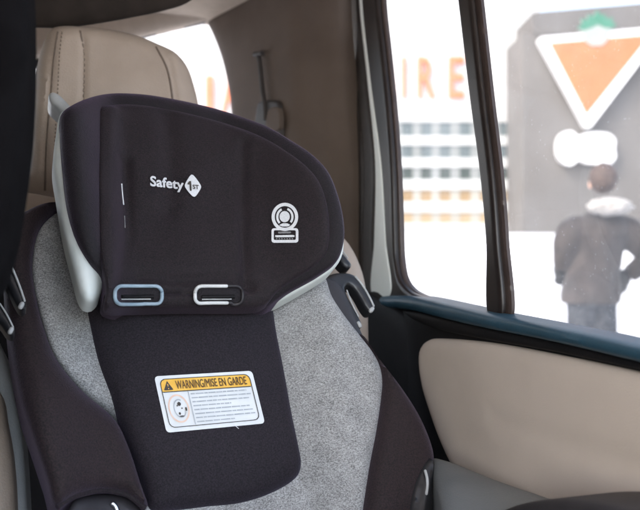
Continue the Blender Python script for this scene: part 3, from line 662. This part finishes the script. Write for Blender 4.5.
YB = 26.0
store = thing('store_building', 'bright white storefront with orange letters above a grid of windows and a grey wall block', 'building', (1, YB, 0))
zz = lambda py, Y: 1.35 + (HY - py) / F * Y
xx = lambda px, Y: (px - HX) / F * Y
boxmesh('facade', (-22, YB, zz(120.5, YB)), (xx(540, YB), YB + 6, zz(-150, YB)), M['facade'], store, .03)
boxmesh('lower_wall', (-22, YB + .15, -.1), (xx(540, YB), YB + 6, zz(121, YB)), M['facade'], store, .02)
# concrete grid in front of the panes
V, Fc = [], []
def addbox(lo, hi):
    k = len(V)
    for dz in (0, 1):
        for dx, dy in ((0, 0), (1, 0), (1, 1), (0, 1)): V.append(((lo, hi)[dx][0], (lo, hi)[dy][1], (lo, hi)[dz][2]))
    for f in ((0, 1, 2, 3), (4, 5, 6, 7), (0, 1, 5, 4), (1, 2, 6, 5), (2, 3, 7, 6), (3, 0, 4, 7)): Fc.append(tuple(k + i for i in f))
cols = [407, 426, 445, 465, 485, 505, 519]; rows = [(122.5, 136), (145.5, 158), (167.5, 179.5), (190, 201.5), (212.5, 223)]
rb = [121] + [v for r in rows for v in r] + [236]
for k in range(0, len(rb), 2):
    boxmesh('spandrel', (xx(396, YB), YB - .10, zz(rb[k + 1], YB)), (xx(532, YB), YB + .12, zz(rb[k], YB)), M['spandrel'], store)
edges = [396] + [v for c in cols for v in (c - 5.4, c + 5.4)] + [532]
for k in range(0, len(edges), 2):
    for lo_r, hi_r, mm in ((0, 2, 'pier'), (3, 4, 'pier_pale')):
        boxmesh('window_pier', (xx(edges[k], YB), YB - .04, zz(rows[hi_r][1] + .3, YB)), (xx(edges[k + 1], YB), YB + .11, zz(rows[lo_r][0] - .3, YB)), M[mm], store)
wm = ['win_teal', 'win_teal', 'win_green', 'win_tan', 'win_pale']
for ri, r in enumerate(rows):
    for c in cols:
        boxmesh('window', (xx(c - 6.2, YB), YB - .02, zz(r[1] + .6, YB)), (xx(c + 5.5, YB), YB + .14, zz(r[0] - .6, YB)), M[wm[ri]], store)
# sign letters standing off the facade
for ch, x0, x1 in (('C', 60, 76), ('A', 88, 104), ('N', 115, 131), ('A', 142, 158), ('D', 172, 190), ('I', 206, 213), ('A', 222, 240), ('N', 250, 266), ('T', 368, 386), ('I', 402.5, 405.5), ('R', 418, 435), ('E', 449, 464)):
    V2, F2 = glyphs(ch, .01, .05)
    lo, hi = V2.min(0), V2.max(0)
    y0, y1 = (57, 98) if x0 > 300 else (76, 112)
    W = [(xx(x0 + (v[0] - lo[0]) / (hi[0] - lo[0]) * (x1 - x0), YB - .12), YB - .10 - v[2] * 1.6, zz(y1 - (v[1] - lo[1]) / (hi[1] - lo[1]) * (y1 - y0), YB - .12)) for v in V2]
    mk('sign_letter', W, F2, M['letter_orange'], store, False)
YG = 24.0
boxmesh('grey_wall', (xx(522, YG), YG, -.1), (xx(900, YG), YG + 3, zz(33, YG)), M['grey_wall'], store, .04)

YS = 23.55
def slab(name, px, Y, depth, m, parent, bevel=.0):
    px = np.array(px); n = len(px)
    f = [(xx(p[0], Y), Y, zz(p[1], Y)) for p in px]; b = [(p[0], Y + depth, p[2]) for p in f]
    return mk(name, f + b, [tuple(range(n)), tuple(range(2 * n - 1, n - 1, -1))] + [(i, (i + 1) % n, n + (i + 1) % n, n + i) for i in range(n)], m, parent, False)
def rtri(TL, TR, BT_, rad, n=6):
    P = [np.array(p, float) for p in (TL, TR, BT_)]; out = []
    for i in range(3):
        p, a, b = P[i], P[i - 1], P[(i + 1) % 3]
        da, db = (a - p) / np.linalg.norm(a - p), (b - p) / np.linalg.norm(b - p)
        s, e = p + da * rad, p + db * rad
        for k in range(n + 1):
            t = k / n; out.append((1 - t) ** 2 * s + 2 * t * (1 - t) * p + t * t * e)
    return out
slab('grey_wall_crown', [(533, 12.5), (760, -7), (760, 34), (533, 34)], YG - .03, 3.1, M['grey_wall'], store)
tri = thing('triangle_sign', 'orange triangle sign with white border and green maple leaf high on the grey wall', 'sign', (xx(590, YS), YS + .2, zz(128, YS)))
slab('border', rtri((537, 37), (668, 26), (588, 131), 7), YS, .30, M['sign_white'], tri)
slab('face', rtri((549.5, 43), (651, 34.5), (586.5, 115), 2), YS - .012, .02, M['orange'], tri)
lf = [(597.5, 10), (601.5, 15.5), (605.5, 13.5), (606, 19), (613, 17), (612, 22), (617, 24.5), (612, 28.5), (609, 33), (608, 40), (602, 45.5), (592, 46), (585, 41), (584, 34), (582, 31), (577.5, 27), (583, 23.5), (581, 18.5), (588, 20), (588, 14.5), (593, 16.5)]
slab('leaf', lf, YS - .05, .12, M['leaf_washed'], tri)
slab('leaf_tip', [(597.5, 10), (601.5, 15.5), (605.5, 13.5), (606, 19), (613, 17), (612, 22), (617, 24.5), (612, 28), (604, 27), (598, 24), (590, 28), (583, 30), (577.5, 27), (583, 23.5), (581, 18.5), (588, 20), (588, 14.5), (593, 16.5)], YS - .07, .03, M['leaf_green'], tri)
ws = thing('white_sign', 'small white cloud shaped sign on the grey wall under the triangle', 'sign', (xx(587, YS), YS + .2, zz(165, YS)))
slab('sign_face', catmull([(558, 140), (563, 132.5), (572, 131), (579, 136), (586, 133), (598, 132), (610, 134), (615.5, 140), (615, 149), (616, 157), (610, 164), (598, 164), (586, 163), (579, 160.5), (571, 165.5), (562, 162), (557.5, 153)], True, 4), YS + .1, .25, M['sign_white'], ws)

# ------------------------------------------------------------------ person walking away outside
def skin_mesh(joints, links, root, sub=2, voxel=None, extra=None):
    names = list(joints); idx = {n: i for i, n in enumerate(names)}
    me = bpy.data.meshes.new('body'); me.from_pydata([joints[n][0] for n in names], [(idx[a], idx[b]) for a, b in links], []); me.update()
    ob = bpy.data.objects.new('body', me); COL.objects.link(ob)
    sk = ob.modifiers.new('Skin', 'SKIN'); sk.use_smooth_shade = True
    for n in names:
        d = me.skin_vertices[0].data[idx[n]]; r = joints[n][1]; d.radius = (r if isinstance(r, tuple) else (r, r)); d.use_root = (n == root)
    ss = ob.modifiers.new('Sub', 'SUBSURF'); ss.levels = ss.render_levels = sub
    bpy.context.view_layer.update()
    ev = bpy.data.meshes.new_from_object(ob.evaluated_get(bpy.context.evaluated_depsgraph_get()))
    V = [tuple(v.co) for v in ev.vertices]; Fc = [tuple(p.vertices) for p in ev.polygons]
    bpy.data.objects.remove(ob); bpy.data.meshes.remove(me); bpy.data.meshes.remove(ev)
    if extra:
        for ev_, ef in extra:
            k = len(V); V += ev_; Fc += [tuple(k + i for i in f) for f in ef]
    if voxel:
        me = bpy.data.meshes.new('v'); me.from_pydata(V, [], Fc); ob = bpy.data.objects.new('v', me); COL.objects.link(ob)
        rm = ob.modifiers.new('R', 'REMESH'); rm.mode = 'VOXEL'; rm.voxel_size = voxel
        sm = ob.modifiers.new('S', 'SMOOTH'); sm.factor = .5; sm.iterations = 2
        bpy.context.view_layer.update()
        ev = bpy.data.meshes.new_from_object(ob.evaluated_get(bpy.context.evaluated_depsgraph_get()))
        V = [tuple(v.co) for v in ev.vertices]; Fc = [tuple(p.vertices) for p in ev.polygons]
        bpy.data.objects.remove(ob); bpy.data.meshes.remove(me); bpy.data.meshes.remove(ev)
    return V, Fc
def blob(c, r, seg=20, rings=14, rough=0.0, f=9):
    bm = bmesh.new(); bmesh.ops.create_uvsphere(bm, u_segments=seg, v_segments=rings, radius=1)
    V = []
    for v in bm.verts:
        k = 1 + rough * noise.noise(Vector((v.co.x * f / 3, v.co.y * f / 3, v.co.z * f / 3)))
        V.append((c[0] + v.co.x * r[0] * k, c[1] + v.co.y * r[1] * k, c[2] + v.co.z * r[2] * k))
    bm.verts.index_update(); Fc = [tuple(v.index for v in f_.verts) for f_ in bm.faces]; bm.free()
    return V, Fc
YP = 5.2
def pp(px, py, dy=0): return (xx(px, YP), YP + dy, zz(py, YP))
per = thing('person', 'person walking away outside in dark jacket with white fur hood and speckled jeans', 'person', (xx(594, YP), YP, 0))
J = {'pelvis': (pp(592, 284), (.15, .11)), 'spine': (pp(596, 255), (.14, .10)), 'chest': (pp(598, 230, .02), (.16, .11)), 'neck0': (pp(601, 212, .03), .065), 'neck': (pp(604, 202, .05), .055),
     'head0': (pp(605, 193, .06), (.075, .085)), 'head1': (pp(605.5, 182, .06), (.078, .095)), 'head2': (pp(605.5, 175, .055), (.055, .07)),
     'ls': (pp(576, 224, .01), .062), 'le': (pp(567, 250, -.02), .046), 'lw': (pp(564, 266, .03), .030), 'lh': (pp(563.5, 272, .05), (.038, .02)),
     'rs': (pp(622, 224, .01), .062), 're': (pp(645, 252, -.05), .046), 'rw': (pp(633, 275, .04), .030), 'rh': (pp(627, 281, .07), (.038, .02)),
     'lhip': (pp(582, 292), .090), 'lk': (pp(581, 356, .05), .060), 'la': (pp(578, 418, -.02), .040), 'lt': (pp(577, 426, .14), .035),
     'rhip': (pp(603, 292), .090), 'rk': (pp(603, 356, .02), .060), 'ra': (pp(606, 420, -.04), .040), 'rt': (pp(607, 426, .12), .035)}
Lk = [('pelvis', 'spine'), ('spine', 'chest'), ('chest', 'neck0'), ('neck0', 'neck'), ('neck', 'head0'), ('head0', 'head1'), ('head1', 'head2'),
      ('chest', 'ls'), ('ls', 'le'), ('le', 'lw'), ('lw', 'lh'), ('chest', 'rs'), ('rs', 're'), ('re', 'rw'), ('rw', 'rh'),
      ('pelvis', 'lhip'), ('lhip', 'lk'), ('lk', 'la'), ('la', 'lt'), ('pelvis', 'rhip'), ('rhip', 'rk'), ('rk', 'ra'), ('ra', 'rt')]
ex = []
hc = np.array(J['head1'][0])
ex.append(blob(hc + (0, .105, -.02), (.014, .022, .022)))                              # nose, on the far side
for sx in (-1, 1): ex.append(blob(hc + (sx * .082, .0, -.012), (.012, .022, .032)))     # ears
for h_, sgn in (('lh', -1), ('rh', 1)):                                                # fingers, bent
    c = np.array(J[h_][0])
    for k in range(4):
        o = c + np.array([(k - 1.5) * .021 * sgn, .010, -.020]); ln = (.055, .065, .062, .048)[k]
        for t in np.linspace(0, 1, 6): ex.append(blob(o + np.array([0, .030 * t * t, -ln * t]), (.0095 - .002 * t,) * 3, 8, 6))
    ex.append(blob(c, (.046, .022, .048)))
    o = c + np.array([-.034 * sgn, .012, .0])
    for t in np.linspace(0, 1, 5): ex.append(blob(o + np.array([-.014 * sgn * t, .02 * t, -.040 * t]), (.011 - .002 * t,) * 3, 8, 6))
V, Fc = skin_mesh(J, Lk, 'pelvis', 2, .007, ex)
mk('body', V, Fc, M['skin'], per)
def loft(rings, seg=28):
    V, Fc = [], []
    for c, rx, ry in rings:
        for k in range(seg):
            t = 2 * math.pi * k / seg; V.append((c[0] + rx * math.cos(t), c[1] + ry * math.sin(t), c[2]))
    for i in range(len(rings) - 1):
        for k in range(seg): Fc.append((i * seg + k, i * seg + (k + 1) % seg, (i + 1) * seg + (k + 1) % seg, (i + 1) * seg + k))
    Fc += [tuple(range(seg)), tuple((len(rings) - 1) * seg + k for k in range(seg))]
    return V, Fc
def limb(pts, rads, seg=16):
    c = catmull(pts, False, 8); rr = np.interp(np.linspace(0, len(rads) - 1, len(c)), range(len(rads)), rads); V, Fc = [], []
    for i, p in enumerate(c):
        t = Vector(c[min(i + 1, len(c) - 1)] - c[max(i - 1, 0)]).normalized(); u = t.cross(Vector((0, 1, 0))).normalized(); w_ = t.cross(u)
        for k in range(seg):
            a_ = 2 * math.pi * k / seg; V.append(tuple(Vector(p) + (u * math.cos(a_) + w_ * math.sin(a_)) * rr[i]))
    for i in range(len(c) - 1):
        for k in range(seg): Fc.append((i * seg + k, i * seg + (k + 1) % seg, (i + 1) * seg + (k + 1) % seg, (i + 1) * seg + k))
    Fc += [tuple(range(seg)), tuple((len(c) - 1) * seg + k for k in range(seg))]
    return V, Fc
def cloth(name, pieces, m, voxel, fold):
    v0, f0 = pieces[0]
    V, Fc = skin_mesh({'a': (tuple(np.mean(v0, 0)), .03), 'b': (tuple(np.mean(v0, 0) + (0, 0, .03)), .03)}, [('a', 'b')], 'a', 1, voxel, pieces)
    out = []
    for v in V:
        n_ = noise.noise((v[0] * 11, v[1] * 11, v[2] * 6)) + .5 * noise.noise((v[0] * 24 + 5, v[1] * 24, v[2] * 13))
        m_ = noise.noise((v[0] * 11 + 9, v[1] * 11, v[2] * 6))
        out.append((v[0] + fold * n_, v[1] + fold * m_, v[2] + fold * .4 * n_))
    return mk(name, out, Fc, m, per)
cloth('jacket', [loft([(pp(590, 303), .195, .15), (pp(591, 290), .190, .15), (pp(593, 270), .180, .145), (pp(596, 250), .185, .150), (pp(598, 234), .205, .155), (pp(599, 225, .01), .20, .14), (pp(600, 218, .02), .15, .12), (pp(601, 212, .03), .09, .09)]),
      limb([pp(584, 224, .01), pp(573, 232), pp(566, 250, -.02), pp(563, 268, .03)], [.075, .105, .088, .060]),
      limb([pp(614, 224, .01), pp(627, 232), pp(645, 254, -.05), pp(633, 275, .04)], [.075, .105, .085, .060])], M['jacket'], .011, .016)
cloth('trousers', [loft([(pp(592, 306), .165, .13), (pp(592, 296), .17, .13), (pp(592, 286), .16, .125)]),
      limb([pp(583, 296), pp(582, 330, .02), pp(581, 356, .05), pp(578, 418, -.02)], [.105, .098, .082, .066]),
      limb([pp(601, 296), pp(602, 330, .0), pp(603, 356, .02), pp(606, 420, -.04)], [.105, .098, .082, .066])], M['jeans'], .011, .010)
for h_, sgn in (('lh', -1), ('rh', 1)):                                                # dark gloves over both hands
    c = np.array(J[h_][0]); gl = [blob(c + (0, 0, .012), (.056, .032, .066))]
    for k in range(4):
        ln = (.060, .070, .067, .052)[k]
        for t in np.linspace(0, 1, 6): gl.append(blob(c + np.array([(k - 1.5) * .021 * sgn, .010 + .030 * t * t, -.020 - ln * t]), (.0135 - .002 * t,) * 3, 8, 6))
    for t in np.linspace(0, 1, 5): gl.append(blob(c + np.array([-.034 * sgn - .014 * sgn * t, .012 + .02 * t, -.043 * t]), (.015 - .002 * t,) * 3, 8, 6))
    v1, f1 = skin_mesh({'a': (tuple(c + (0, 0, .03)), .03), 'b': (tuple(c + (0, 0, -.01)), .03)}, [('a', 'b')], 'a', 1, .007, gl)
    mk('glove', v1, f1, M['shoe'], per)
for a, t in (('la', 'lt'), ('ra', 'rt')):
    A_, T_ = np.array(J[a][0]), np.array(J[t][0])
    v1, f1 = blob(((A_ + T_) / 2)[:2].tolist() + [.05], (.055, .15, .052)); 
    mk('shoe', v1, f1, M['shoe'], per)
v1, f1 = blob(hc + (0, -.018, .030), (.094, .108, .105), 24, 16, .10, 12); mk('hair', v1, f1, M['hair'], per)
v1, f1 = blob(np.array(pp(604.5, 207, -.09)), (.148, .11, .060), 36, 22, .22, 11); mk('fur_hood', v1, f1, M['fur'], per)

# ================================================================== light, sky, camera
EL, AZ = math.radians(42), Vector((-.62, -.55))         # sun high behind the viewer, to the left
AZ.normalize()
sd = Vector((AZ.x * math.cos(EL), AZ.y * math.cos(EL), math.sin(EL)))
sun = bpy.data.lights.new('sun', 'SUN'); sun.energy = 3.0; sun.angle = math.radians(.5); sun.color = (1, .95, .88)
so = bpy.data.objects.new('sun', sun); COL.objects.link(so); so.rotation_euler = sd.to_track_quat('Z', 'Y').to_euler(); so.location = (0, -5, 12)
w = bpy.data.worlds.new('World'); SC.world = w; w.use_nodes = True
nt = w.node_tree; sky = nt.nodes.new('ShaderNodeTexSky'); sky.sky_type = 'NISHITA'; sky.sun_disc = False
sky.sun_elevation = EL; sky.sun_rotation = math.atan2(sd.x, sd.y); sky.air_density = 1.0; sky.dust_density = 3.0
hs = nt.nodes.new('ShaderNodeHueSaturation'); hs.inputs['Saturation'].default_value = .7
nt.links.new(sky.outputs[0], hs.inputs['Color']); nt.links.new(hs.outputs[0], nt.nodes['Background'].inputs[0]); nt.nodes['Background'].inputs[1].default_value = 1.4

cam = bpy.data.cameras.new('camera'); co = bpy.data.objects.new('camera', cam); COL.objects.link(co); SC.camera = co
co.location = tuple(EYE); co.rotation_euler = (math.radians(90), 0, 0)
cam.sensor_width = 36; cam.lens = F / 640 * 36; cam.shift_y = -25 / 640; cam.clip_start = .02; cam.clip_end = 2000
cam.dof.use_dof = True; cam.dof.focus_distance = 1.04; cam.dof.aperture_fstop = 4.8
SC.view_settings.view_transform = 'Standard'; SC.view_settings.look = 'None'; SC.view_settings.exposure = 0; SC.view_settings.gamma = 1
SC.cycles.use_denoising = True
SC.cycles.max_bounces = 8; SC.cycles.transparent_max_bounces = 12
